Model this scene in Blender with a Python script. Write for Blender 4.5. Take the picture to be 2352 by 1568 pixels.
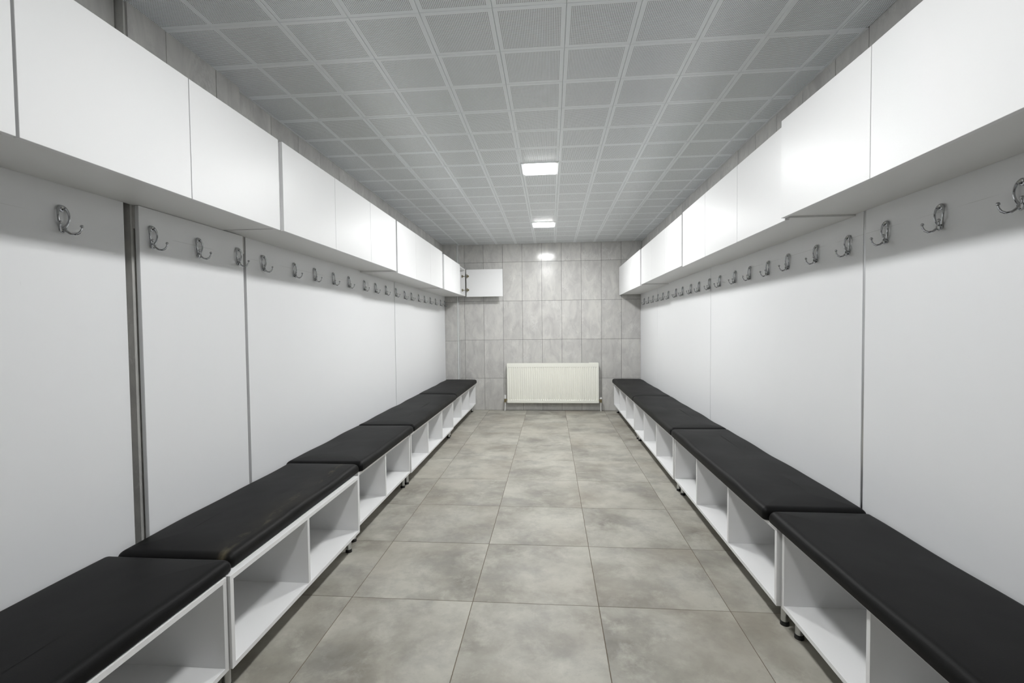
import bpy, math, random
from mathutils import Vector, Matrix

random.seed(7)
for o in list(bpy.data.objects):
    bpy.data.objects.remove(o)
SC = bpy.context.scene
COL = SC.collection

# ------------------------------------------------------------------ camera
F, YAW, PITCH, ROLL, CAMH = 1074.08, 0.08284, -0.0312, -0.01042, 1.31936
cd = bpy.data.cameras.new('camera')
cd.sensor_fit = 'HORIZONTAL'; cd.sensor_width = 36.0
cd.lens = F / 2352 * 36.0; cd.clip_start = 0.02; cd.clip_end = 60
cam = bpy.data.objects.new('camera', cd); COL.objects.link(cam)
fw = Vector((-math.sin(YAW)*math.cos(PITCH), math.cos(YAW)*math.cos(PITCH), math.sin(PITCH)))
rt = Vector((math.cos(YAW), math.sin(YAW), 0)); up = rt.cross(fw)
r2 = math.cos(ROLL)*rt + math.sin(ROLL)*up
u2 = -math.sin(ROLL)*rt + math.cos(ROLL)*up
M = Matrix((r2, u2, -fw)).transposed().to_4x4(); M.translation = (0, 0, CAMH)
cam.matrix_world = M
SC.camera = cam

# ------------------------------------------------------------------ world, exposure, light level
w = bpy.data.worlds.new('world'); SC.world = w; w.use_nodes = True
w.node_tree.nodes['Background'].inputs[0].default_value = (0.8, 0.85, 0.9, 1)
w.node_tree.nodes['Background'].inputs[1].default_value = 0.0
SC.view_settings.view_transform = 'Standard'
SC.view_settings.look = 'None'
SC.view_settings.gamma = 1.0
SC.view_settings.exposure = 0.0
SC.view_settings.use_curve_mapping = False
LAMP = 186.0            # radiance of the ceiling light diffusers

# ------------------------------------------------------------------ room numbers (metres)
D = 7.3644             # back wall
XL, XR = -1.685, 1.403 # tiled side walls
CZ = 2.6193            # ceiling
Y0 = -1.75             # wall behind the camera

# ------------------------------------------------------------------ materials
def new_mat(name):
    m = bpy.data.materials.new(name); m.use_nodes = True
    nt = m.node_tree
    return m, nt, nt.nodes, nt.links, nt.nodes['Principled BSDF']

def plain(name, col, rough=0.5, metal=0.0, spec=0.5, bump=0.0, bscale=200):
    m, nt, N, L, b = new_mat(name)
    b.inputs['Base Color'].default_value = (*col, 1)
    b.inputs['Roughness'].default_value = rough
    b.inputs['Metallic'].default_value = metal
    b.inputs['Specular IOR Level'].default_value = spec
    if bump:
        tc = N.new('ShaderNodeTexCoord'); no = N.new('ShaderNodeTexNoise')
        no.inputs['Scale'].default_value = bscale; no.inputs['Detail'].default_value = 3
        bp = N.new('ShaderNodeBump'); bp.inputs['Strength'].default_value = bump
        bp.inputs['Distance'].default_value = 0.001
        L.new(tc.outputs['Object'], no.inputs['Vector']); L.new(no.outputs['Fac'], bp.inputs['Height'])
        L.new(bp.outputs['Normal'], b.inputs['Normal'])
    return m

def node(N, t, **kw):
    n = N.new(t)
    for k, v in kw.items():
        setattr(n, k, v)
    return n

def math_n(N, L, op, a, b=None, clamp=False):
    n = N.new('ShaderNodeMath'); n.operation = op; n.use_clamp = clamp
    for i, v in enumerate((a, b)):
        if v is None: continue
        if isinstance(v, (int, float)): n.inputs[i].default_value = v
        else: L.new(v, n.inputs[i])
    return n.outputs[0]

def ramp(N, L, src, stops):
    r = N.new('ShaderNodeValToRGB'); e = r.color_ramp.elements
    while len(e) < len(stops): e.new(0.5)
    for i, (p, c) in enumerate(stops):
        e[i].position = p; e[i].color = (*c, 1) if len(c) == 3 else c
    L.new(src, r.inputs[0]); return r.outputs[0]

def mixc(N, L, fac, a, b, mode='MIX'):
    n = N.new('ShaderNodeMix'); n.data_type = 'RGBA'; n.blend_type = mode
    for s, v in ((0, fac), (6, a), (7, b)):
        if isinstance(v, (int, float)): n.inputs[s].default_value = v
        elif isinstance(v, tuple): n.inputs[s].default_value = (*v, 1)
        else: L.new(v, n.inputs[s])
    return n.outputs[2]

def obj_random_coords(N, L, amount=37.0):
    """object coordinates, shifted per object so that tiles sharing a mesh do not share a print"""
    tc = N.new('ShaderNodeTexCoord'); oi = N.new('ShaderNodeObjectInfo')
    a = math_n(N, L, 'MULTIPLY', oi.outputs['Random'], amount)
    b = math_n(N, L, 'MULTIPLY', oi.outputs['Random'], amount * 7.31)
    c = N.new('ShaderNodeCombineXYZ'); L.new(a, c.inputs[0]); L.new(b, c.inputs[1]); L.new(a, c.inputs[2])
    v = N.new('ShaderNodeVectorMath'); v.operation = 'ADD'
    L.new(tc.outputs['Object'], v.inputs[0]); L.new(c.outputs[0], v.inputs[1])
    return v.outputs[0], oi.outputs['Random']

def noise(N, L, vec, scale, detail=4, rough=0.5, dist=0.0):
    n = N.new('ShaderNodeTexNoise'); n.inputs['Scale'].default_value = scale
    n.inputs['Detail'].default_value = detail; n.inputs['Roughness'].default_value = rough
    n.inputs['Distortion'].default_value = dist
    L.new(vec, n.inputs['Vector']); return n.outputs['Fac']

def mapping(N, L, vec, rot=(0, 0, 0), scale=(1, 1, 1)):
    m = N.new('ShaderNodeMapping'); m.inputs['Rotation'].default_value = rot; m.inputs['Scale'].default_value = scale
    L.new(vec, m.inputs['Vector']); return m.outputs[0]

def wall_tile_mat():
    m, nt, N, L, b = new_mat('grey stone wall tile')
    v, rnd = obj_random_coords(N, L)
    st = mapping(N, L, v, rot=(0.45, 0.45, 0.0), scale=(1.9, 1.9, 0.85))
    n1 = noise(N, L, st, 4.5, 6, 0.62, 0.8)
    base = ramp(N, L, n1, [(0.32, (0.505, 0.495, 0.485)), (0.50, (0.585, 0.577, 0.558)), (0.68, (0.655, 0.645, 0.615))])
    n2 = noise(N, L, st, 3.2, 8, 0.7, 2.2)
    vein = math_n(N, L, 'SUBTRACT', 1.0, math_n(N, L, 'MULTIPLY', math_n(N, L, 'ABSOLUTE', math_n(N, L, 'SUBTRACT', n2, 0.5)), 26.0), True)
    gate = ramp(N, L, noise(N, L, v, 5.0, 2), [(0.5, (0, 0, 0)), (0.68, (1, 1, 1))])
    vf = math_n(N, L, 'MULTIPLY', math_n(N, L, 'MULTIPLY', vein, gate), 0.55)
    c = mixc(N, L, vf, base, (0.76, 0.755, 0.73))
    n3 = noise(N, L, st, 9.0, 7, 0.72, 0.6)
    c = mixc(N, L, ramp(N, L, n3, [(0.57, (0, 0, 0)), (0.76, (0.55, 0.55, 0.55))]), c, (0.42, 0.415, 0.425))
    tint = math_n(N, L, 'ADD', 0.94, math_n(N, L, 'MULTIPLY', rnd, 0.10))
    cc = N.new('ShaderNodeVectorMath'); cc.operation = 'SCALE'; L.new(c, cc.inputs[0]); L.new(tint, cc.inputs['Scale'])
    L.new(cc.outputs[0], b.inputs['Base Color'])
    b.inputs['Roughness'].default_value = 0.15; b.inputs['Specular IOR Level'].default_value = 0.32
    bp = N.new('ShaderNodeBump'); bp.inputs['Strength'].default_value = 0.05; bp.inputs['Distance'].default_value = 0.002
    L.new(noise(N, L, v, 9, 2), bp.inputs['Height']); L.new(bp.outputs[0], b.inputs['Normal'])
    return m

def floor_tile_mat():
    m, nt, N, L, b = new_mat('grey beige concrete look floor tile')
    v, rnd = obj_random_coords(N, L)
    n1 = noise(N, L, v, 2.4, 6, 0.60, 0.15)
    base = ramp(N, L, n1, [(0.30, (0.205, 0.192, 0.168)), (0.44, (0.315, 0.302, 0.262)), (0.58, (0.43, 0.418, 0.368)), (0.74, (0.49, 0.476, 0.418))])
    n2 = noise(N, L, v, 7.0, 8, 0.70, 0.25)
    c = mixc(N, L, ramp(N, L, n2, [(0.50, (0, 0, 0)), (0.70, (0.5, 0.5, 0.5))]), base, (0.56, 0.545, 0.485))
    n3 = noise(N, L, v, 3.9, 7, 0.66, 0.2)
    c = mixc(N, L, ramp(N, L, n3, [(0.50, (0, 0, 0)), (0.70, (0.6, 0.6, 0.6))]), c, (0.23, 0.22, 0.205))
    n4 = noise(N, L, v, 60, 4, 0.7)
    c = mixc(N, L, ramp(N, L, n4, [(0.60, (0, 0, 0)), (0.80, (0.35, 0.35, 0.35))]), c, (0.20, 0.182, 0.158))
    n5 = noise(N, L, v, 1.6, 3, 0.5)
    c = mixc(N, L, ramp(N, L, n5, [(0.45, (0, 0, 0)), (0.75, (0.45, 0.45, 0.45))]), c, (0.30, 0.26, 0.205))
    L.new(c, b.inputs['Base Color'])
    rr = math_n(N, L, 'ADD', 0.40, math_n(N, L, 'MULTIPLY', n2, 0.2)); L.new(rr, b.inputs['Roughness'])
    b.inputs['Specular IOR Level'].default_value = 0.38
    bp = N.new('ShaderNodeBump'); bp.inputs['Strength'].default_value = 0.12; bp.inputs['Distance'].default_value = 0.001
    L.new(n2, bp.inputs['Height']); L.new(bp.outputs[0], b.inputs['Normal'])
    return m

PITCHH = 0.00735
def ceiling_tile_mat():
    """pressed metal tile; square field of fine punched holes, plain border"""
    m, nt, N, L, b = new_mat('perforated metal ceiling tile')
    tc = N.new('ShaderNodeTexCoord'); s = N.new('ShaderNodeSeparateXYZ'); L.new(tc.outputs['Object'], s.inputs[0])
    ds, ins = [], []
    for ax in (0, 1):
        c = s.outputs[ax]
        f = math_n(N, L, 'FRACT', math_n(N, L, 'ADD', math_n(N, L, 'DIVIDE', c, PITCHH), 100.0))
        ds.append(math_n(N, L, 'POWER', math_n(N, L, 'SUBTRACT', f, 0.5), 2.0))
        ins.append(math_n(N, L, 'LESS_THAN', math_n(N, L, 'ABSOLUTE', c), PITCHH * 18.0))
    dist = math_n(N, L, 'SQRT', math_n(N, L, 'ADD', ds[0], ds[1]))
    hole = math_n(N, L, 'LESS_THAN', dist, 0.262)
    hole = math_n(N, L, 'MULTIPLY', hole, math_n(N, L, 'MULTIPLY', ins[0], ins[1]))
    down = N.new('ShaderNodeNewGeometry'); sn = N.new('ShaderNodeSeparateXYZ'); L.new(down.outputs['Normal'], sn.inputs[0])
    hole = math_n(N, L, 'MULTIPLY', hole, math_n(N, L, 'LESS_THAN', sn.outputs[2], -0.9))
    c = mixc(N, L, hole, (0.905, 0.94, 0.962), (0.05, 0.05, 0.055))
    L.new(c, b.inputs['Base Color'])
    b.inputs['Roughness'].default_value = 0.30
    b.inputs['Specular IOR Level'].default_value = 0.4
    return m

def panel_mat():
    """white laminate wall panel with a faint pencil line at hook height and a few scuffs"""
    m, nt, N, L, b = new_mat('white laminate wall panel')
    g = N.new('ShaderNodeNewGeometry'); s = N.new('ShaderNodeSeparateXYZ'); L.new(g.outputs['Position'], s.inputs[0])
    line = math_n(N, L, 'LESS_THAN', math_n(N, L, 'ABSOLUTE', math_n(N, L, 'SUBTRACT', s.outputs[2], 1.712)), 0.0007)
    br = ramp(N, L, noise(N, L, mapping(N, L, g.outputs['Position'], scale=(1, 1.6, 1)), 2.2, 2), [(0.44, (0, 0, 0)), (0.5, (1, 1, 1))])
    f = math_n(N, L, 'MULTIPLY', math_n(N, L, 'MULTIPLY', line, br), 0.42)
    sc = noise(N, L, mapping(N, L, g.outputs['Position'], rot=(0.5, 0, 0), scale=(1, 9, 2.2)), 5.0, 2)
    scf = ramp(N, L, sc, [(0.80, (0, 0, 0)), (0.83, (0.35, 0.35, 0.35))])
    c = mixc(N, L, f, (0.83, 0.838, 0.85), (0.35, 0.34, 0.33))
    c = mixc(N, L, scf, c, (0.6, 0.6, 0.6))
    L.new(c, b.inputs['Base Color'])
    b.inputs['Roughness'].default_value = 0.42; b.inputs['Specular IOR Level'].default_value = 0.35
    return m

def cushion_mat(worn=False):
    m, nt, N, L, b = new_mat('black vinyl' + (' scuffed' if worn else ''))
    tc = N.new('ShaderNodeTexCoord'); v = tc.outputs['Object']
    b.inputs['Roughness'].default_value = 0.5; b.inputs['Specular IOR Level'].default_value = 0.13
    col = mixc(N, L, noise(N, L, v, 3, 3), (0.0045, 0.0045, 0.0048), (0.0065, 0.0065, 0.0067))
    if worn:
        s = N.new('ShaderNodeSeparateXYZ'); L.new(v, s.inputs[0])
        # wear along the sitting edge (local x towards the aisle)
        cen = math_n(N, L, 'SUBTRACT', 0.162, math_n(N, L, 'MULTIPLY', s.outputs[1], 0.045))
        off = math_n(N, L, 'ADD', math_n(N, L, 'SUBTRACT', s.outputs[0], cen), math_n(N, L, 'MULTIPLY', math_n(N, L, 'SUBTRACT', noise(N, L, v, 6, 2), 0.5), 0.03))
        e = math_n(N, L, 'SUBTRACT', 1.0, math_n(N, L, 'DIVIDE', math_n(N, L, 'ABSOLUTE', off), 0.022), True)
        n = ramp(N, L, noise(N, L, mapping(N, L, v, scale=(3.0, 1.0, 1)), 4.2, 5, 0.65), [(0.50, (0, 0, 0)), (0.64, (1, 1, 1))])
        f = math_n(N, L, 'MULTIPLY', math_n(N, L, 'MULTIPLY', e, n), 0.9)
        # paler rubbed leather around the streak, thinning out towards the wall
        wide = math_n(N, L, 'SUBTRACT', 1.0, math_n(N, L, 'DIVIDE', math_n(N, L, 'ABSOLUTE', off), 0.12), True)
        n2 = ramp(N, L, noise(N, L, mapping(N, L, v, scale=(2.0, 1.0, 1)), 4.0, 5, 0.6), [(0.42, (0, 0, 0)), (0.75, (0.7, 0.7, 0.7))])
        col = mixc(N, L, math_n(N, L, 'MULTIPLY', wide, n2), col, (0.030, 0.027, 0.022))
        col = mixc(N, L, f, col, (0.115, 0.10, 0.065))
    L.new(col, b.inputs['Base Color'])
    bp = N.new('ShaderNodeBump'); bp.inputs['Strength'].default_value = 0.25; bp.inputs['Distance'].default_value = 0.0006
    L.new(noise(N, L, v, 420, 2), bp.inputs['Height'])
    bp2 = N.new('ShaderNodeBump'); bp2.inputs['Strength'].default_value = 0.3; bp2.inputs['Distance'].default_value = 0.01
    L.new(noise(N, L, v, 4.5, 2), bp2.inputs['Height']); L.new(bp.outputs[0], bp2.inputs['Normal'])
    L.new(bp2.outputs[0], b.inputs['Normal'])
    return m

def emit_mat(k=1.0):
    m = bpy.data.materials.new('lit lamp diffuser'); m.use_nodes = True; nt = m.node_tree
    nt.nodes.clear(); e = nt.nodes.new('ShaderNodeEmission'); o = nt.nodes.new('ShaderNodeOutputMaterial')
    e.inputs[0].default_value = (0.988, 0.995, 0.992, 1); e.inputs[1].default_value = LAMP * k
    nt.links.new(e.outputs[0], o.inputs[0]); return m

MT = dict(
    tile=wall_tile_mat(), floor=floor_tile_mat(), ceil=ceiling_tile_mat(), panel=panel_mat(),
    grout=plain('wall grout', (0.09, 0.085, 0.08), 0.85, bump=0.3),
    fgrout=plain('floor grout', (0.13, 0.10, 0.07), 0.9, bump=0.3),
    plenum=plain('dark ceiling void', (0.03, 0.03, 0.03), 0.9),
    door=plain('white laminate door', (0.85, 0.853, 0.856), 0.36, spec=0.14, bump=0.012, bscale=60),
    board=plain('white melamine board', (0.84, 0.842, 0.845), 0.36, spec=0.4),
    edge=plain('white edge banding', (0.74, 0.735, 0.725), 0.45),
    under=plain('white melamine underside', (0.80, 0.80, 0.79), 0.4),
    cushion=cushion_mat(), worn=cushion_mat(True),
    alu=plain('brushed aluminium', (0.62, 0.63, 0.64), 0.28, metal=1.0),
    chrome=plain('chrome', (0.47, 0.48, 0.495), 0.10, metal=1.0),
    brass=plain('dull brass', (0.42, 0.35, 0.2), 0.35, metal=1.0),
    steel=plain('hinge steel', (0.36, 0.32, 0.22), 0.35, metal=1.0),
    black=plain('black plastic', (0.012, 0.012, 0.012), 0.5),
    rad=plain('cream radiator enamel', (0.93, 0.93, 0.855), 0.28, spec=0.5),
    wplast=plain('white plastic', (0.82, 0.82, 0.81), 0.35),
    ctrim=plain('white lacquered trim', (0.80, 0.82, 0.83), 0.4),
    lamp=emit_mat(), lamp_near=emit_mat(0.78),
)

# ------------------------------------------------------------------ mesh helpers
class MB:
    def __init__(s): s.v = []; s.f = []
    def add(s, vs, fs):
        o = len(s.v); s.v += [tuple(p) for p in vs]; s.f += [tuple(i + o for i in f) for f in fs]; return s
    def box(s, x0, y0, z0, x1, y1, z1, c=0.0):
        x0, x1 = min(x0, x1), max(x0, x1); y0, y1 = min(y0, y1), max(y0, y1); z0, z1 = min(z0, z1), max(z0, z1)
        if c <= 0:
            return s.add([(x0,y0,z0),(x1,y0,z0),(x1,y1,z0),(x0,y1,z0),(x0,y0,z1),(x1,y0,z1),(x1,y1,z1),(x0,y1,z1)],
                         [(0,3,2,1),(4,5,6,7),(0,1,5,4),(1,2,6,5),(2,3,7,6),(3,0,4,7)])
        vs, idx = [], {}
        X = (x0, x1); Yy = (y0, y1); Z = (z0, z1); sg = (1, -1)
        for i in (0, 1):
            for j in (0, 1):
                for k in (0, 1):
                    cx, cy, cz = X[i] + sg[i]*c, Yy[j] + sg[j]*c, Z[k] + sg[k]*c
                    idx[i,j,k,0] = len(vs); vs.append((X[i], cy, cz))
                    idx[i,j,k,1] = len(vs); vs.append((cx, Yy[j], cz))
                    idx[i,j,k,2] = len(vs); vs.append((cx, cy, Z[k]))
        fs = []
        def q(a, flip): fs.append(tuple(a[::-1]) if flip else tuple(a))
        for t in (0, 1):
            q([idx[t,0,0,0], idx[t,1,0,0], idx[t,1,1,0], idx[t,0,1,0]], t == 0)
            q([idx[0,t,0,1], idx[1,t,0,1], idx[1,t,1,1], idx[0,t,1,1]], t == 1)
            q([idx[0,0,t,2], idx[1,0,t,2], idx[1,1,t,2], idx[0,1,t,2]], t == 0)
        for a in (0, 1):
            for b_ in (0, 1):
                q([idx[a,b_,0,0], idx[a,b_,0,1], idx[a,b_,1,1], idx[a,b_,1,0]], (a == b_) ^ True ^ True if False else (a != b_))
                q([idx[a,0,b_,0], idx[a,1,b_,0], idx[a,1,b_,2], idx[a,0,b_,2]], (a != b_) ^ True)
                q([idx[0,a,b_,1], idx[1,a,b_,1], idx[1,a,b_,2], idx[0,a,b_,2]], (a != b_))
        for i in (0, 1):
            for j in (0, 1):
                for k in (0, 1):
                    q([idx[i,j,k,0], idx[i,j,k,1], idx[i,j,k,2]], (i + j + k) % 2 == 0)
        return s.add(vs, fs)
    def tube(s, pts, rad, n=10, closed=False, cap=True):
        pts = [Vector(p) for p in pts]; m = len(pts)
        if not hasattr(rad, '__len__'): rad = [rad] * m
        rings = []; ref = None
        for i, p in enumerate(pts):
            if closed: t = (pts[(i+1) % m] - pts[i-1])
            else: t = pts[min(i+1, m-1)] - pts[max(i-1, 0)]
            t.normalize()
            if ref is None: ref = Vector((0, 0, 1)) if abs(t.z) < 0.9 else Vector((1, 0, 0))
            a = ref - t * ref.dot(t)
            if a.length < 1e-6: a = t.orthogonal()
            a.normalize(); b_ = t.cross(a); ref = a
            rings.append([p + rad[i]*(math.cos(2*math.pi*k/n)*a + math.sin(2*math.pi*k/n)*b_) for k in range(n)])
        vs = [q for r in rings for q in r]; fs = []
        for i in range(m if closed else m-1):
            j = (i+1) % m
            for k in range(n):
                fs.append((i*n+k, i*n+(k+1) % n, j*n+(k+1) % n, j*n+k))
        if cap and not closed:
            fs.append(tuple(range(n))[::-1]); fs.append(tuple((m-1)*n+k for k in range(n)))
        return s.add(vs, fs)
    def cyl(s, x, y, z0, z1, r, n=20, r1=None):
        r1 = r if r1 is None else r1
        vs = [(x+r*math.cos(2*math.pi*k/n), y+r*math.sin(2*math.pi*k/n), z0) for k in range(n)]
        vs += [(x+r1*math.cos(2*math.pi*k/n), y+r1*math.sin(2*math.pi*k/n), z1) for k in range(n)]
        fs = [(k, (k+1) % n, n+(k+1) % n, n+k) for k in range(n)]
        fs += [tuple(range(n))[::-1], tuple(range(n, 2*n))]
        return s.add(vs, fs)
    def ball(s, c, r, nu=12, nv=8):
        vs = [(c[0], c[1], c[2]-r)]
        for j in range(1, nv):
            a = math.pi*j/nv
            for i in range(nu):
                b_ = 2*math.pi*i/nu
                vs.append((c[0]+r*math.sin(a)*math.cos(b_), c[1]+r*math.sin(a)*math.sin(b_), c[2]-r*math.cos(a)))
        vs.append((c[0], c[1], c[2]+r)); fs = []
        for i in range(nu):
            fs.append((0, 1+(i+1) % nu, 1+i)); last = 1+(nv-2)*nu
            fs.append((last+i, last+(i+1) % nu, len(vs)-1))
            for j in range(nv-2):
                a = 1+j*nu
                fs.append((a+i, a+(i+1) % nu, a+nu+(i+1) % nu, a+nu+i))
        return s.add(vs, fs)
    def mesh(s, name, mats, org=(0, 0, 0), smooth=False):
        me = bpy.data.meshes.new(name)
        me.from_pydata([(a-org[0], b_-org[1], c-org[2]) for a, b_, c in s.v], [], s.f)
        for m in (mats if isinstance(mats, (list, tuple)) else [mats]): me.materials.append(m)
        if smooth:
            me.polygons.foreach_set('use_smooth', [True]*len(me.polygons))
            try: me.set_sharp_from_angle(angle=math.radians(38))
            except Exception: pass
        me.update(); return me

def link(name, me, loc=(0, 0, 0), parent=None):
    o = bpy.data.objects.new(name, me); COL.objects.link(o)
    if parent is not None:
        o.parent = parent
    o.location = loc
    return o

WLOC = {}
def wl(o):
    return WLOC.get(o.name, Vector((0, 0, 0)))

def put(name, mb, mat, parent=None, org=None, smooth=False):
    """link a world-space mesh builder as one object with origin org (world)"""
    if org is None:
        xs = [p[0] for p in mb.v]; ys = [p[1] for p in mb.v]; zs = [p[2] for p in mb.v]
        org = ((min(xs)+max(xs))/2, (min(ys)+max(ys))/2, (min(zs)+max(zs))/2)
    me = mb.mesh(name, mat, org, smooth)
    base = wl(parent) if parent is not None else Vector((0, 0, 0))
    o = link(name, me, Vector(org) - base, parent)
    WLOC[o.name] = Vector(org)
    return o

def thing(name, loc, label, cat, group=None):
    o = bpy.data.objects.new(name, None); COL.objects.link(o); o.location = loc
    o.empty_display_size = 0.1
    WLOC[o.name] = Vector(loc)
    o['label'] = label; o['category'] = cat
    if group: o['group'] = group
    return o

def struct(name, mb, mat):
    o = put(name, mb, mat, org=(0, 0, 0)); o['kind'] = 'structure'; return o

def shared(name, me, loc, parent, rot=None):
    o = link(name, me, Vector(loc) - wl(parent), parent)
    if rot: o.rotation_euler = rot
    WLOC[o.name] = Vector(loc)
    return o

ORD = ['first', 'second', 'third', 'fourth', 'fifth', 'sixth', 'seventh', 'eighth', 'ninth', 'tenth', 'eleventh',
       'twelfth', 'thirteenth', 'fourteenth', 'fifteenth', 'sixteenth', 'seventeenth', 'eighteenth', 'nineteenth',
       'twentieth', 'twenty-first', 'twenty-second', 'twenty-third', 'twenty-fourth', 'twenty-fifth', 'twenty-sixth']

# ------------------------------------------------------------------ floor
FT = 0.0075
floor = struct('floor', MB().box(-1.80, Y0-0.1, -0.12, 1.52, D+0.1, -0.0015), MT['fgrout'])
_ft = {}
def pillow(w_, h_, t, c):
    """slab lying in XY, top at z=0, with a chamfered top rim; centred"""
    a, b_ = w_/2, h_/2
    m = MB()
    m.add([(-a,-b_,-t),(a,-b_,-t),(a,b_,-t),(-a,b_,-t), (-a,-b_,-c),(a,-b_,-c),(a,b_,-c),(-a,b_,-c),
           (-a+c,-b_+c,0),(a-c,-b_+c,0),(a-c,b_-c,0),(-a+c,b_-c,0)],
          [(0,1,5,4),(1,2,6,5),(2,3,7,6),(3,0,4,7),(4,5,9,8),(5,6,10,9),(6,7,11,10),(7,4,8,11),(8,9,10,11)])
    return m
def tile_mesh(cache, name, mat, w_, h_, t=0.008, c=0.0012, mk=None):
    k = (name, round(w_, 4), round(h_, 4))
    if k not in cache:
        cache[k] = (mk or pillow)(w_, h_, t, c).mesh(name, mat)
    return cache[k]
fx = [XL] + [-1.5843 + 0.6*k for k in range(5)] + [XR]
fy = [Y0]
y = 2.1882 - 0.6*6
while y < D - 0.05:
    if y > Y0 + 0.02: fy.append(y)
    y += 0.6
fy.append(D)
rj = random.Random(3)
for i in range(len(fx)-1):
    for j in range(len(fy)-1):
        x0, x1, a, b_ = fx[i], fx[i+1], fy[j], fy[j+1]
        w_, h_ = x1-x0-0.0028, b_-a-0.0028
        if w_ < 0.02 or h_ < 0.02: continue
        me = tile_mesh(_ft, 'floor_tile', MT['floor'], w_, h_, 0.008)
        o = shared('floor_tile', me, ((x0+x1)/2, (a+b_)/2, rj.uniform(-0.0003, 0.0003)), floor)

# ------------------------------------------------------------------ ceiling
ceiling = struct('ceiling', MB().box(-1.80, Y0-0.1, CZ+0.03, 1.52, D+0.1, CZ+0.12), MT['plenum'])
S = 0.3032; XC = -0.2287; YC = 1.9373
cx = [XL] + [XC + S*k for k in range(-4, 6)] + [XR]
cyj = list(range(-12, 18))
LIGHT_CELLS = [(5, 6), (5, 13), (5, -2)]
def cslab(w_, h_, t, c):
    m = pillow(w_, h_, t, c)
    m.v = [(x_, y_, -z_) for x_, y_, z_ in m.v]; m.f = [f[::-1] for f in m.f]
    return m
_ct = {}
far_cells = MB()
for i in range(len(cx)-1):
    for j in cyj:
        a = YC + S*j; b_ = min(YC + S*(j+1), D)
        if b_ < Y0 + 0.05: continue
        a = max(a, Y0)
        if (i, j) in LIGHT_CELLS: continue
        x0, x1 = cx[i], cx[i+1]
        gx, gy = 0.0011, 0.0006
        w_, h_ = x1-x0-gx, b_-a-gy
        # edge tiles are cut: keep the perforation centred on the full tile grid
        if j < -3:
            m = cslab(w_, h_, 0.012, 0.0022)
            far_cells.add([(p[0]+(x0+x1)/2, p[1]+(a+b_)/2, p[2]+CZ) for p in m.v], m.f)
            continue
        me = tile_mesh(_ct, 'ceiling_tile', MT['ceil'], w_, h_, 0.012, 0.0022, cslab)
        jit = rj.uniform(-0.0007, 0.0007)
        shared('ceiling_tile', me, ((x0+x1)/2, (a+b_)/2, CZ+jit), ceiling)
o = put('ceiling_tiles_behind', far_cells, MT['ctrim'], ceiling); o['kind'] = 'stuff'

# lamps set in the ceiling grid
def ceiling_light(j, label):
    x0 = XC; y0 = YC + S*j; cxm = x0 + S/2; cym = y0 + S/2
    t = thing('ceiling_light', (cxm, cym, CZ), label, 'ceiling light', 'square lamps down the middle of the ceiling')
    fr = MB(); a = S/2-0.0012; b_ = 0.126; z0, z1 = CZ-0.007, CZ+0.012
    fr.box(cxm-a, cym-a, CZ-0.004, cxm-b_, cym+a, z1, 0.001); fr.box(cxm+b_, cym-a, CZ-0.004, cxm+a, cym+a, z1, 0.001)
    fr.box(cxm-b_, cym-a, CZ-0.004, cxm+b_, cym-b_, z1, 0.001); fr.box(cxm-b_, cym+b_, CZ-0.004, cxm+b_, cym+a, z1, 0.001)
    put('frame', fr, MT['ctrim'], t)
    df = MB().box(cxm-b_+0.0005, cym-b_+0.0005, z0, cxm+b_-0.0005, cym+b_-0.0005, z1-0.004, 0.003)
    put('diffuser', df, MT['lamp_near' if j < 0 else 'lamp'], t)
ceiling_light(6, 'lit square ceiling lamp, the larger looking of the two in view')
ceiling_light(13, 'lit square ceiling lamp, the smaller looking one nearer the radiator wall')
ceiling_light(-2, 'lit square ceiling lamp outside the picture, above its top edge')

# wall angle trims under the ceiling
for n, (x0, x1, y0_, y1_) in enumerate([(XL, XL+0.012, 2.45, D), (XR-0.012, XR, 2.22, D)]):
    struct('trim_%d' % (n+1), MB().box(x0, y0_, CZ-0.0035, x1, y1_, CZ-0.001), MT['ctrim'])

# ------------------------------------------------------------------ walls
_wt = {}
def wtile(parent, u0, u1, z0, z1, plane, side, gap=0.0034, j=0.0005):
    """one wall tile; side 'b' back wall (normal -Y), 'l' left wall (+X), 'r' right wall (-X)"""
    w_, h_ = u1-u0-gap, z1-z0-gap
    if w_ < 0.01 or h_ < 0.01: return
    me = tile_mesh(_wt, 'wall_tile', MT['tile'], w_, h_, 0.008, 0.0008, pillow3[side])
    d = rj.uniform(-j, j); u = (u0+u1)/2; z = (z0+z1)/2
    loc = {'b': (u, plane-d, z), 'l': (plane+d, u, z), 'r': (plane-d, u, z), 'f': (u, plane+d, z)}[side]
    shared('wall_tile', me, loc, parent)
def _p(kind):
    def mk(w_, h_, t, c):
        m = pillow(w_, h_, t, c)
        if kind == 'b': m.v = [(x_, -z_, y_) for x_, y_, z_ in m.v]
        if kind == 'f': m.v = [(-x_, z_, y_) for x_, y_, z_ in m.v]
        if kind == 'l': m.v = [(z_, x_, y_) for x_, y_, z_ in m.v]
        if kind == 'r': m.v = [(-z_, -x_, y_) for x_, y_, z_ in m.v]
        return m
    return mk
pillow3 = {k: _p(k) for k in 'blrf'}
_otm = tile_mesh
def tile_mesh(cache, name, mat, w_, h_, t=0.008, c=0.0012, mk=None):
    k = (name, round(w_, 4), round(h_, 4), id(mk))
    if k not in cache:
        cache[k] = (mk or pillow)(w_, h_, t, c).mesh(name, mat)
    return cache[k]

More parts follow.
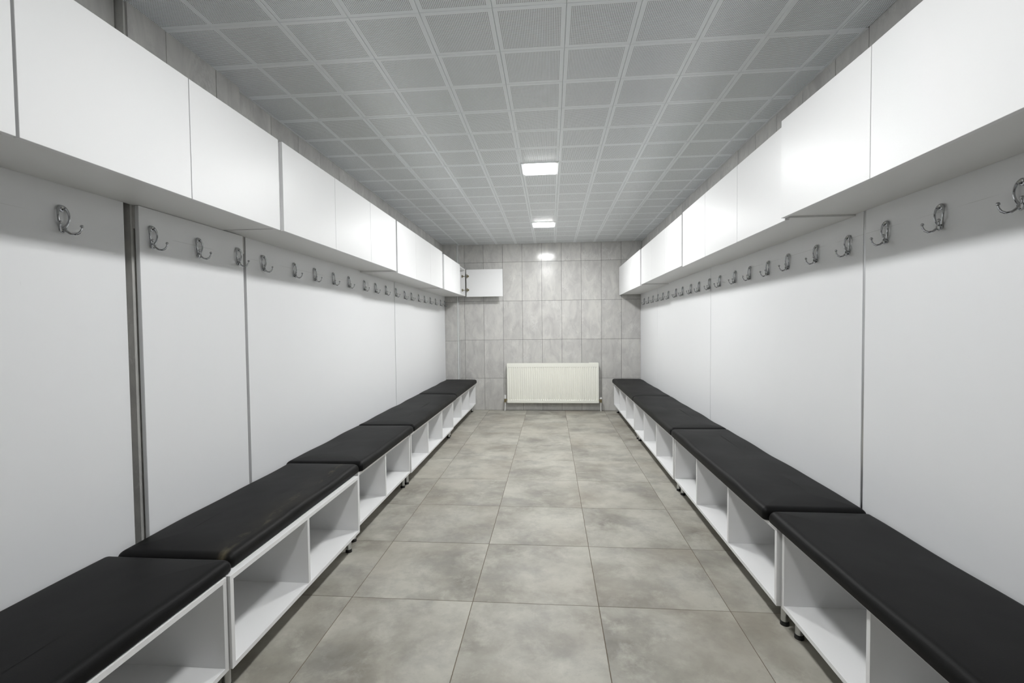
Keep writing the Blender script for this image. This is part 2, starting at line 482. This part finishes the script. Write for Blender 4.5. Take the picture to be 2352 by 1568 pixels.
wall_back = struct('wall_back', MB().box(-1.80, D+0.006, -0.1, 1.52, D+0.10, CZ+0.1), MT['grout'])
wall_left = struct('wall_left', MB().box(-1.80, Y0-0.1, -0.1, XL-0.0235, D+0.1, CZ+0.1), MT['tile'])
wall_right = struct('wall_right', MB().box(XR+0.006, Y0-0.1, -0.1, 1.52, D+0.1, CZ+0.1), MT['tile'])
wall_front = struct('wall_front', MB().box(-1.80, Y0-0.10, -0.1, 1.52, Y0, CZ+0.1), MT['tile'])

zr = [0.0, 0.5074, 1.1176, 1.7278, 2.338, CZ+0.01]
xw = [XL] + [-1.6669 + 0.30655*k for k in range(1, 10)] + [XR]
BX = -1.452; BY = 7.282       # pipe boxing in the back left corner
for i in range(len(xw)-1):
    for k in range(5):
        x0 = xw[i]
        if i == 0: x0 = BX + 0.002
        wtile(wall_back, x0, xw[i+1], zr[k], zr[k+1], D, 'b')
bx = put('pipe_boxing', MB().box(XL-0.02, BY+0.008, 0, BX-0.008, D+0.01, CZ+0.03), MT['grout'], wall_back)
zb = [0.0, 0.495, 1.105, 1.715, 2.326, CZ+0.01]
for k in range(5):
    wtile(wall_back, XL, BX-0.012, zb[k], zb[k+1], BY, 'b')
    # side face of the boxing, turned towards the room
    wtile(wall_back, BY+0.012, D-0.001, zb[k], zb[k+1], BX, 'l')
put('corner_profile', MB().box(BX-0.011, BY-0.001, 0, BX+0.001, BY+0.011, CZ, 0.003), MT['ctrim'], wall_back)
put('corner_profile', MB().box(BX+0.001, D-0.005, 0, BX+0.006, D-0.001, CZ, 0.001), MT['ctrim'], wall_back)

# side walls: only the band above the lockers and the slits between panels can be seen
def side_tiles(wall, plane, side, joints, z0s):
    for a, b_ in zip(joints[:-1], joints[1:]):
        for z0, z1 in z0s: wtile(wall, a, b_, z0, z1, plane, side)
jl = [2.447 + 0.3066*k for k in range(0, 17) if 2.447 + 0.3066*k < 7.27] + [D-0.002]
side_tiles(wall_left, XL, 'l', jl, [(2.338, CZ+0.01), (1.728, 2.338)])
put('tile_backing', MB().box(XL-0.03, 2.432, 0, XL-0.0075, D, CZ+0.02), MT['grout'], wall_left)
for k in range(4): wtile(wall_left, 1.4384, 1.745, zr[k], zr[k+1], -1.700, 'l')
jn = [1.745 - 0.3066*k for k in range(0, 9)][::-1]
side_tiles(wall_left, -1.700, 'l', jn[:-1], [(2.338, CZ+0.01), (1.728, 2.338)]); wtile(wall_left, jn[-2], jn[-1], 2.338, CZ+0.01, -1.700, 'l')
# shallow pipe boxing on the left wall, behind the narrow panel
put('pipe_boxing', MB().box(-1.712, 1.747, 0, -1.667, 2.430, CZ+0.02), MT['tile'], wall_left)
for a, b_ in ((1.755, 1.945), (1.945, 2.252), (2.252, 2.430)):
    wtile(wall_left, a, b_, 2.338, CZ+0.01, -1.659, 'l'); wtile(wall_left, a, b_, 1.728, 2.338, -1.659, 'l')
jr = [1.308, 1.612, 1.915, 2.218] + [2.46 + 0.3003*k for k in range(0, 17) if 2.46 + 0.3003*k < 7.3] + [D-0.002]
jr = [1.308 - 0.3003*k for k in range(9, 0, -1)] + jr
side_tiles(wall_right, XR, 'r', jr, [(2.338, CZ+0.01), (1.728, 2.338)])

# ------------------------------------------------------------------ laminate wall panels
LP = [  # y0, y1, face x, label
    (-1.15, 1.717, -1.665, 'white laminate wall panel at far left, one hook in view'),
    (1.757, 2.393, -1.640, 'narrow white wall panel on left wall standing proud beside dark gap'),
    (2.449, 4.888, -1.663, 'wide white laminate wall panel in the middle of the left wall'),
    (4.896, 7.272, -1.660, 'white laminate wall panel at the far end of the left wall'),
]
RP = [
    (-1.15, 2.190, 1.383, 'white laminate wall panel at far right, nearest the camera'),
    (2.206, 4.184, 1.383, 'white right wall panel just beyond the first bright joint strip'),
    (4.192, 6.222, 1.383, 'third white panel from the camera on the right wall'),
    (6.230, 7.356, 1.383, 'short white panel on right wall touching the radiator wall'),
]
def wall_panel(y0_, y1_, fx_, label, s, strip=None, back=None):
    """s=+1 for the left wall (room towards +X)"""
    zt = 1.8205 if fx_ == -1.640 else 1.95
    bx_ = back if back is not None else fx_ - s*0.018
    t = thing('wall_panel', (bx_, (y0_+y1_)/2, 0.02), label, 'wall panel', 'white laminate panels on the side walls')
    put('sheet', MB().box(bx_, y0_, 0.02, fx_, y1_, zt, 0.0012), MT['panel'], t)
    if strip:
        a, b_, dd = strip
        put('joint_strip', MB().box(bx_, a, 0.02, fx_ - s*dd, b_, zt, 0.0008), MT['alu'], t)
    return t
wall_panel(*LP[0], 1); wall_panel(*LP[1], 1)
wall_panel(*LP[2], 1, strip=(4.8885, 4.8955, 0.0015)); wall_panel(*LP[3], 1)
wall_panel(*RP[0], -1, strip=(2.1905, 2.2055, 0.002)); wall_panel(*RP[1], -1, strip=(4.1845, 4.1915, 0.001))
wall_panel(*RP[2], -1, strip=(6.2225, 6.2295, 0.002)); wall_panel(*RP[3], -1)

# ------------------------------------------------------------------ coat hooks
def build_hook():
    """origin on the wall under the ring, +X out of the wall"""
    ring = MB(); pts = []; rad = []
    for k in range(28):
        a = 2*math.pi*k/28; up_ = math.cos(a)      # 1 top, -1 bottom
        wdt = 0.0185*math.sin(a)*(1.0 + 0.16*up_)
        z_ = 0.043 + 0.0365*up_
        pts.append((0.0045 + 0.006*(1-up_*up_), wdt, z_)); rad.append(0.0033 + 0.0024*max(up_, 0)**2 + 0.0012*max(-up_, 0)**2)
    ring.tube(pts, rad, 8, closed=True)
    ring.tube([(0.0, 0, 0.069), (0.0065, 0, 0.069), (0.0075, 0, 0.069)], [0.0075, 0.0072, 0.005], 12)
    ring.tube([(0.0, 0, 0.0), (0.004, 0, 0.001), (0.010, 0, 0.004), (0.016, 0, 0.006)], [0.0085, 0.0088, 0.0072, 0.0048], 12)
    me_r = ring.mesh('hook_ring', MT['chrome'], smooth=True)
    scw = MB().tube([(0.0074, 0, 0.069), (0.0086, 0, 0.069)], [0.0034, 0.003], 10).mesh('screw', MT['black'])
    arms = []
    for sg in (1, -1):
        pts = [(0.011, 0, 0.004), (0.014, sg*0.005, -0.003), (0.020, sg*0.013, -0.0105), (0.027, sg*0.022, -0.0115),
               (0.0335, sg*0.030, -0.005), (0.0370, sg*0.0345, 0.005), (0.038, sg*0.036, 0.013)]
        a_ = MB().tube(pts, [0.0046, 0.0045, 0.0042, 0.0039, 0.0036, 0.0031, 0.0027], 8)
        kn = MB().ball((0.038, sg*0.0362, 0.0185), 0.0056)
        arms.append((a_.mesh('arm', MT['chrome'], smooth=True), kn.mesh('knob', MT['chrome'], smooth=True)))
    return me_r, scw, arms
me_r, me_s, me_arms = build_hook()
proto = None
def coat_hook(x, y_, z_, s, label, group):
    t = thing('coat_hook', (x, y_, z_), label, 'coat hook', group)
    if s < 0: t.rotation_euler = (0, 0, math.pi)
    link('hook_ring', me_r, (0, 0, 0), t)
    link('screw', me_s, (0, 0, 0), t)
    for am, km in me_arms:
        a_ = link('arm', am, (0, 0, 0), t); link('knob', km, (0, 0, 0), a_)
HL = [1.478, 1.813, 2.067, 2.345, 2.597, 2.926, 3.190, 3.474, 3.749, 4.068, 4.337, 4.620, 4.915, 5.210, 5.477, 5.789, 6.059, 6.354, 6.643, 6.952, 7.225]
HR = [1.500, 1.788, 2.058, 2.303, 2.564, 2.855, 3.104, 3.379, 3.640, 3.953, 4.203, 4.491, 4.742, 5.036, 5.291, 5.624, 5.889, 6.157, 6.450, 6.742, 7.048]
for k, y_ in enumerate(HL):
    fx_ = next(p[2] for p in LP if p[0] - 0.01 < y_ < p[1] + 0.01)
    lab = 'chrome double coat hook, %s from the camera in the left wall row' % ORD[k]
    if k == 0: lab = 'large looking chrome coat hook left of the dark gap, nearest on left wall'
    if k == len(HL)-1: lab = 'smallest looking chrome coat hook, last on left wall beside the corner boxing'
    coat_hook(fx_, y_, 1.666 if y_ < 5 else 1.658, 1, lab, 'chrome hooks along the left wall')
for k, y_ in enumerate(HR):
    lab = 'chrome double coat hook, %s from the camera in the right wall row' % ORD[k]
    if k == 0: lab = 'chrome coat hook cut by the right edge of the picture'
    if k == len(HR)-1: lab = 'smallest looking chrome coat hook, last on right wall near the radiator wall'
    coat_hook(1.383, y_, 1.655 if y_ < 2.2 else (1.644 if y_ < 3 else 1.638), -1, lab, 'chrome hooks along the right wall')

# ------------------------------------------------------------------ wall lockers
def hinge(parent, x, y_, z_, s, opened):
    """concealed cup hinge; opened: door stands square to the wall at y_"""
    m = MB()
    m.box(x - s*0.052, y_+0.001, z_-0.006, x - s*0.006, y_-0.010, z_+0.006, 0.001)
    m.box(x - s*0.050, y_+0.001, z_-0.020, x - s*0.034, y_-0.004, z_+0.020, 0.001)
    put('hinge_arm', m, MT['steel'], parent)

def locker(y0_, y1_, fx_, z0, z1, n, s, label, ajar=None, open_last=False, skip_hinges=False, wallx=None):
    """run of n hinged-front lockers. s=+1 left wall (fronts face +X); fx_: outer face of the doors"""
    th = 0.018; cf = fx_ - s*(th+0.001)          # carcass front
    bx_ = wallx
    t = thing('wall_locker', ((bx_+cf)/2, (y0_+y1_)/2, z0), label, 'locker', 'white lockers hung above the hooks')
    zc0, zc1 = z0+0.010, z1-0.003
    wd = (y1_-y0_)/n
    put('bottom_board', MB().box(bx_, y0_, zc0, cf, y1_, zc0+th, 0.0006), MT['under'], t)
    put('top_board', MB().box(bx_, y0_, zc1-th, cf, y1_, zc1, 0.0006), MT['board'], t)
    put('back_board', MB().box(bx_, y0_+th, zc0+th, bx_+s*0.006, y1_-th, zc1-th), MT['board'], t)
    for k in range(n+1):
        yy = y0_ + wd*k
        a = yy if k == 0 else (yy-th if k == n else yy-th/2)
        nm = 'side_panel' if k in (0, n) else 'divider'
        put(nm, MB().box(bx_+s*0.006, a, zc0+th, cf, a+th, zc1-th, 0.0006), MT['board'], t)
    for k in range(n):
        a, b_ = y0_+wd*k+0.0016, y0_+wd*(k+1)-0.0016
        if open_last and k == n-1:
            # door swung through a right angle about the far side
            dw = 0.566
            d = put('door', MB().box(fx_ + s*0.004, b_-0.004-th, z0, fx_ + s*(0.004+dw), b_-0.004, z1-0.012, 0.001), MT['door'], t)
            d['label'] = 'open locker door showing its inner face and hinge cups'
            for hz in (z0+0.105, z1-0.115):
                m = MB()
                m.tube([(fx_+s*0.030, b_-0.004-th-0.0015, hz), (fx_+s*0.030, b_-0.004-th+0.002, hz)], 0.017, 14)
                m.box(fx_+s*0.010, b_-0.004-th-0.003, hz-0.030, fx_+s*0.022, b_-0.004-th+0.001, hz+0.030, 0.001)
                m.box(fx_-s*0.008, b_-0.004-th-0.010, hz-0.005, fx_+s*0.028, b_-0.004-th-0.002, hz+0.005, 0.001)
                put('hinge_cup', m, MT['steel'], d)
                hinge(t, cf, y1_-th, hz, s, True)
            continue
        mb = MB().box(fx_-s*th, a, z0, fx_, b_, z1, 0.0009)
        if ajar and k in ajar:
            hy, ang = ajar[k]
            org = (fx_-s*th, a if hy == 'near' else b_, (z0+z1)/2)
            d = put('door', mb, MT['door'], t, org=org); d.rotation_euler = (0, 0, math.radians(ang))
        else:
            put('door', mb, MT['door'], t)
    return t
WL = -1.6635
locker(-0.65, 1.090, -1.340, 1.812, 2.256, 3, 1, 'white locker run at upper left edge, mostly outside the picture', wallx=WL)
locker(1.093, 2.243, -1.338, 1.812, 2.257, 2, 1, 'large white two-door locker at upper left, above the dark wall gap', wallx=WL)
locker(2.268, 3.995, -1.334, 1.814, 2.258, 3, 1, 'white three-door locker on left wall, second run from the camera', wallx=-1.6615)
locker(3.998, 5.700, -1.324, 1.800, 2.251, 3, 1, 'white three-door locker on left wall, next before the open one', wallx=-1.6585)
locker(5.703, 7.232, -1.304, 1.793, 2.226, 3, 1, 'white locker at far left end with its last door swung open', wallx=-1.6585, open_last=True)
WR = 1.3818
locker(-0.62, 1.098, 1.070, 1.803, 2.243, 3, -1, 'white locker run at upper right edge, outside the picture', wallx=WR)
locker(1.101, 2.256, 1.070, 1.803, 2.242, 2, -1, 'large white locker at upper right with its further door ajar', wallx=WR, ajar={1: ('near', 1.55)})
locker(2.259, 3.940, 1.077, 1.795, 2.234, 3, -1, 'white three-door locker on right wall beside the ajar door', wallx=WR)
locker(3.943, 5.640, 1.070, 1.803, 2.222, 3, -1, 'white three-door locker on right wall, second from the back wall', wallx=WR)
locker(5.643, 7.335, 1.055, 1.790, 2.216, 3, -1, 'white three-door locker on right wall ending at the tiled back wall', wallx=WR)

# ------------------------------------------------------------------ benches
def cushion_mesh(x0, x1, y0_, y1_, z0, z1, seed=0, crown=0.007):
    """padded seat: stacked rounded-rectangle rings, domed top"""
    rr = random.Random(seed)
    R = 0.032
    prof = [(0.008, z0), (0.001, z0+0.006), (0.0, z0+0.016), (0.0, z1-0.036)]
    for k in range(1, 8):
        a = math.pi/2*k/7
        prof.append((R*(1-math.cos(a)), z1-0.036+0.032*math.sin(a)))
    prof += [(0.06, z1-0.004+crown*0.45), (0.11, z1-0.004+crown*0.85), (0.16, z1-0.004+crown)]
    nx, ny, nc = 6, 26, 4
    ph = [rr.uniform(0, 6.28) for _ in range(4)]
    def ring(ins, z_):
        ax, bx_, ay, by_ = x0+ins, x1-ins, y0_+ins, y1_-ins
        r = max(0.02-ins*0.5, 0.004)
        pts = []
        cs = [((bx_-r, ay+r), -math.pi/2), ((bx_-r, by_-r), 0), ((ax+r, by_-r), math.pi/2), ((ax+r, ay+r), math.pi)]
        for q, ((cx_, cy_), a0) in enumerate(cs):
            for k in range(nc+1):
                a = a0 + math.pi/2*k/nc
                pts.append((cx_+r*math.cos(a), cy_+r*math.sin(a)))
            nxt = cs[(q+1) % 4]
            p1 = (nxt[0][0]+r*math.cos(nxt[1]), nxt[0][1]+r*math.sin(nxt[1])); p0 = pts[-1]
            m = ny if q in (0, 2) else nx
            for k in range(1, m):
                pts.append((p0[0]+(p1[0]-p0[0])*k/m, p0[1]+(p1[1]-p0[1])*k/m))
        out = []
        for px, py in pts:
            dz = 0
            if z_ > z0+0.02:
                f = min((z_-z0-0.02)/0.04, 1)
                dz = f*0.0022*(math.sin(py*7+ph[0]) + 0.7*math.sin(py*13+px*6+ph[1]))
                px += (0.0012*math.sin(py*9+ph[2]))*f
            out.append((px, py, z_+dz))
        return out
    m = MB(); rings = [ring(i_, z_) for i_, z_ in prof]; n = len(rings[0])
    vs = [p for r in rings for p in r]; fs = []
    for i in range(len(rings)-1):
        for k in range(n):
            fs.append((i*n+k, i*n+(k+1) % n, (i+1)*n+(k+1) % n, (i+1)*n+k))
    fs.append(tuple(range(n))[::-1])
    m.add(vs, fs)
    # domed cap: strips across the last ring
    last = (len(rings)-1)*n
    nl, ns = nc+ny, nc+nx
    m.f.append(tuple(last+k for k in range(n)))
    return m

def bench(y0_, y1_, fx_, z0, z1, divs, s, wallx, label, cy0, cy1, cfx, ctop, worn=False, seed=0, czb=None):
    th = 0.018; bx_ = wallx
    t = thing('changing_bench', ((bx_+fx_)/2, (y0_+y1_)/2, 0), label, 'bench', 'padded benches with shoe cubbies')
    B, E_ = MT['board'], MT['board']
    put('top_board', MB().box(bx_, y0_, z1-th, fx_, y1_, z1, 0.0006), B, t)
    put('bottom_board', MB().box(bx_, y0_, z0, fx_, y1_, z0+th, 0.0006), B, t)
    put('back_board', MB().box(bx_, y0_+th, z0+th, bx_+s*0.006, y1_-th, z1-th), B, t)
    put('side_panel', MB().box(bx_+s*0.0, y0_, z0+th, fx_, y0_+th, z1-th, 0.0006), B, t)
    put('side_panel', MB().box(bx_+s*0.0, y1_-th, z0+th, fx_, y1_, z1-th, 0.0006), B, t)
    for d in divs:
        put('divider', MB().box(bx_+s*0.006, d-th/2, z0+th, fx_-s*0.001, d+th/2, z1-th, 0.0006), B, t)
    c = cushion_mesh(min(bx_+s*0.001, cfx), max(bx_+s*0.001, cfx), cy0, cy1, czb, ctop, seed)
    lab, wl_ = CUSH[seed]
    cu = put('bench_cushion', c, MT['worn' if worn else 'cushion'], smooth=True)
    cu['label'] = lab; cu['category'] = 'cushion'; cu['group'] = 'black padded seats on the benches'
    for yy in (y0_+0.038, y1_-0.038):
        for xx in (fx_ - s*0.054, bx_ + s*0.07):
            lg = put('leg', MB().cyl(xx, yy, 0.008, z0, 0.0155, 18), MT['alu'], t, smooth=True)
            ft = MB().cyl(xx, yy, 0.0, 0.014, 0.019, 18, 0.018)
            ft.cyl(xx, yy, 0.014, 0.018, 0.018, 18, 0.0158)
            put('foot', ft, MT['black'], lg, smooth=True)
    return t
BL, BR = -1.659, 1.381
CUSH = {1: ('black vinyl bench cushion cut by the bottom left corner of the picture', 0),
        2: ('scuffed black bench cushion with tan wear along its front edge', 0),
        3: ('short clean black bench cushion just beyond the scuffed one', 0),
        4: ('black bench cushion on the left, second from the back wall', 0),
        5: ('black bench cushion on the left touching the back corner boxing', 0),
        6: ('large black bench cushion running out of the bottom right corner', 0),
        7: ('long black bench cushion on the right, second from the camera', 0),
        8: ('black bench cushion on the right, second from the back wall', 0),
        9: ('black bench cushion on the right nearest the radiator', 0)}
bench(-0.10, 1.547, -1.157, 0.102, 0.441, [0.46, 1.0], 1, BL, 'bench at the bottom left corner of the picture with black padded seat',
      -0.10, 1.590, -1.160, 0.497, seed=1, czb=0.4415)
bench(1.552, 2.675, -1.147, 0.102, 0.441, [2.095], 1, -1.636, 'two-cubby bench on the left with the scuffed black seat',
      1.596, 2.752, -1.172, 0.500, worn=True, seed=2, czb=0.4415)
bench(2.735, 3.783, -1.177, 0.110, 0.438, [3.215], 1, BL, 'short two-cubby bench on the left, just beyond the scuffed seat',
      2.758, 3.850, -1.160, 0.501, seed=3, czb=0.4385)
bench(3.795, 5.505, -1.172, 0.106, 0.438, [4.355, 4.930], 1, BL, 'three-cubby bench on the left, second from the back wall',
      3.856, 5.652, -1.158, 0.505, seed=4, czb=0.4385)
bench(5.515, 7.225, -1.180, 0.112, 0.438, [6.06, 6.64], 1, BL, 'bench on the left reaching the tiled back wall',
      5.658, 7.268, -1.165, 0.507, seed=5, czb=0.4385)
bench(-0.10, 2.056, 0.977, 0.104, 0.444, [0.43, 0.96, 1.513], -1, BR, 'bench at the bottom right corner of the picture with black padded seat',
      -0.10, 2.134, 0.951, 0.502, seed=6, czb=0.4445)
bench(2.071, 3.735, 0.962, 0.102, 0.444, [2.630, 3.185], -1, BR, 'long three-cubby bench on the right, second from the camera',
      2.140, 3.756, 0.937, 0.512, seed=7, czb=0.4445)
bench(3.753, 5.466, 0.957, 0.101, 0.444, [4.360, 4.930], -1, BR, 'three-cubby bench on the right, second from the back wall',
      3.762, 5.466, 0.937, 0.512, seed=8, czb=0.4445)
bench(5.480, 7.205, 0.953, 0.113, 0.444, [6.06, 6.62], -1, BR, 'bench on the right reaching the tiled back wall',
      5.472, 7.290, 0.937, 0.513, seed=9, czb=0.4445)

# ------------------------------------------------------------------ radiator
def radiator():
    x0, x1, z0, z1 = -0.687, 0.731, 0.131, 0.744
    yf, yb = 7.262, 7.320
    t = thing('radiator', ((x0+x1)/2, (yf+yb)/2, z0), 'cream panel radiator with fluted front under the tiled back wall', 'radiator')
    m = MB(); n = 41; mx = 0.020; step = (x1-x0-2*mx)/n
    xs = [(x0, 0)]
    for k in range(n):
        a = x0+mx+step*k
        xs += [(a+step*0.02, 0), (a+step*0.20, 1), (a+step*0.42, 1), (a+step*0.60, 0)]
    xs.append((x1, 0))
    zs = [(z0, 0), (z0+0.040, 0), (z0+0.056, 1), (z1-0.066, 1), (z1-0.052, 0), (z1, 0)]
    vs = [(x_, yf + 0.009*gx*gz, z_) for z_, gz in zs for x_, gx in xs]
    w_ = len(xs); fs = []
    for j in range(len(zs)-1):
        for i in range(w_-1):
            fs.append((j*w_+i, j*w_+i+1, (j+1)*w_+i+1, (j+1)*w_+i))
    m.add(vs, fs)
    # returned rim
    m.box(x0, yf+0.001, z0, x1, yf+0.012, z0+0.003); m.box(x0, yf+0.001, z1-0.003, x1, yf+0.012, z1)
    put('front_panel', m, MT['rad'], t)
    b_ = MB().box(x0+0.004, yb-0.012, z0+0.004, x1-0.004, yb, z1-0.012, 0.003); put('rear_panel', b_, MT['rad'], t)
    for sx, xx in ((1, x0), (-1, x1)):
        put('end_cover', MB().box(xx - sx*0.002, yf+0.002, z0+0.006, xx, yb+0.006, z1-0.001, 0.0008), MT['rad'], t)
    g = MB(); g.box(x0, yf, z1-0.001, x1, yf+0.010, z1+0.004, 0.001); g.box(x0, yb-0.004, z1-0.001, x1, yb+0.006, z1+0.004, 0.001)
    k = 0; x_ = x0+0.01
    while x_ < x1-0.012:
        g.box(x_, yf+0.010, z1, x_+0.004, yb-0.004, z1+0.003); x_ += 0.016
    g.box(x1-0.145, yf+0.006, z1+0.004, x1-0.002, yb, z1+0.010, 0.0015)
    put('top_grille', g, MT['rad'], t)
    # convector fins between the two sheets
    fn = MB(); x_ = x0+0.05
    while x_ < x1-0.05:
        fn.box(x_, yf+0.012, z0+0.03, x_+0.001, yb-0.012, z1-0.03); x_ += 0.03
    o_ = put('convector_fins', fn, MT['rad'], t); o_['kind'] = 'stuff'
    for xx in (x0+0.22, x1-0.22):
        put('wall_bracket', MB().box(xx-0.015, yb, z0+0.04, xx+0.015, D-0.001, z1-0.06), MT['rad'], t)
    # valves and tails
    ym = (yf+yb)/2
    for side, xx, cap in ((-1, x0, True), (1, x1, False)):
        vx = xx + side*0.036
        v = MB(); v.tube([(xx - side*0.002, ym, z0+0.040), (vx, ym, z0+0.040)], 0.0085, 12)
        v.cyl(vx, ym, z0+0.006, z0+0.060, 0.0125, 14); v.cyl(vx, ym, z0+0.008, z0+0.022, 0.0165, 6)
        v.tube([(xx + side*0.004, ym, z0+0.040), (xx + side*0.018, ym, z0+0.040)], 0.0145, 6)
        vb = put('valve', v, MT['brass'], t, smooth=True)
        if cap:
            h = MB(); h.cyl(vx, ym, z0+0.060, z0+0.070, 0.015, 16, 0.0185); h.cyl(vx, ym, z0+0.070, z0+0.118, 0.0185, 16, 0.0165)
            put('valve_head', h, MT['wplast'], vb, smooth=True)
        else:
            h = MB(); h.cyl(vx, ym, z0+0.056, z0+0.066, 0.014, 16, 0.019); h.cyl(vx, ym, z0+0.066, z0+0.084, 0.019, 16, 0.015)
            put('valve_head', h, MT['wplast'], vb, smooth=True)
        fxp = vx - side*0.0 - (0.006 if side < 0 else 0.0)
        put('pipe', MB().tube([(vx, ym, z0+0.008), (vx, ym, z0-0.03), (fxp, ym+0.004, 0.0)], 0.0085, 12), MT['wplast'], t, smooth=True)
radiator()
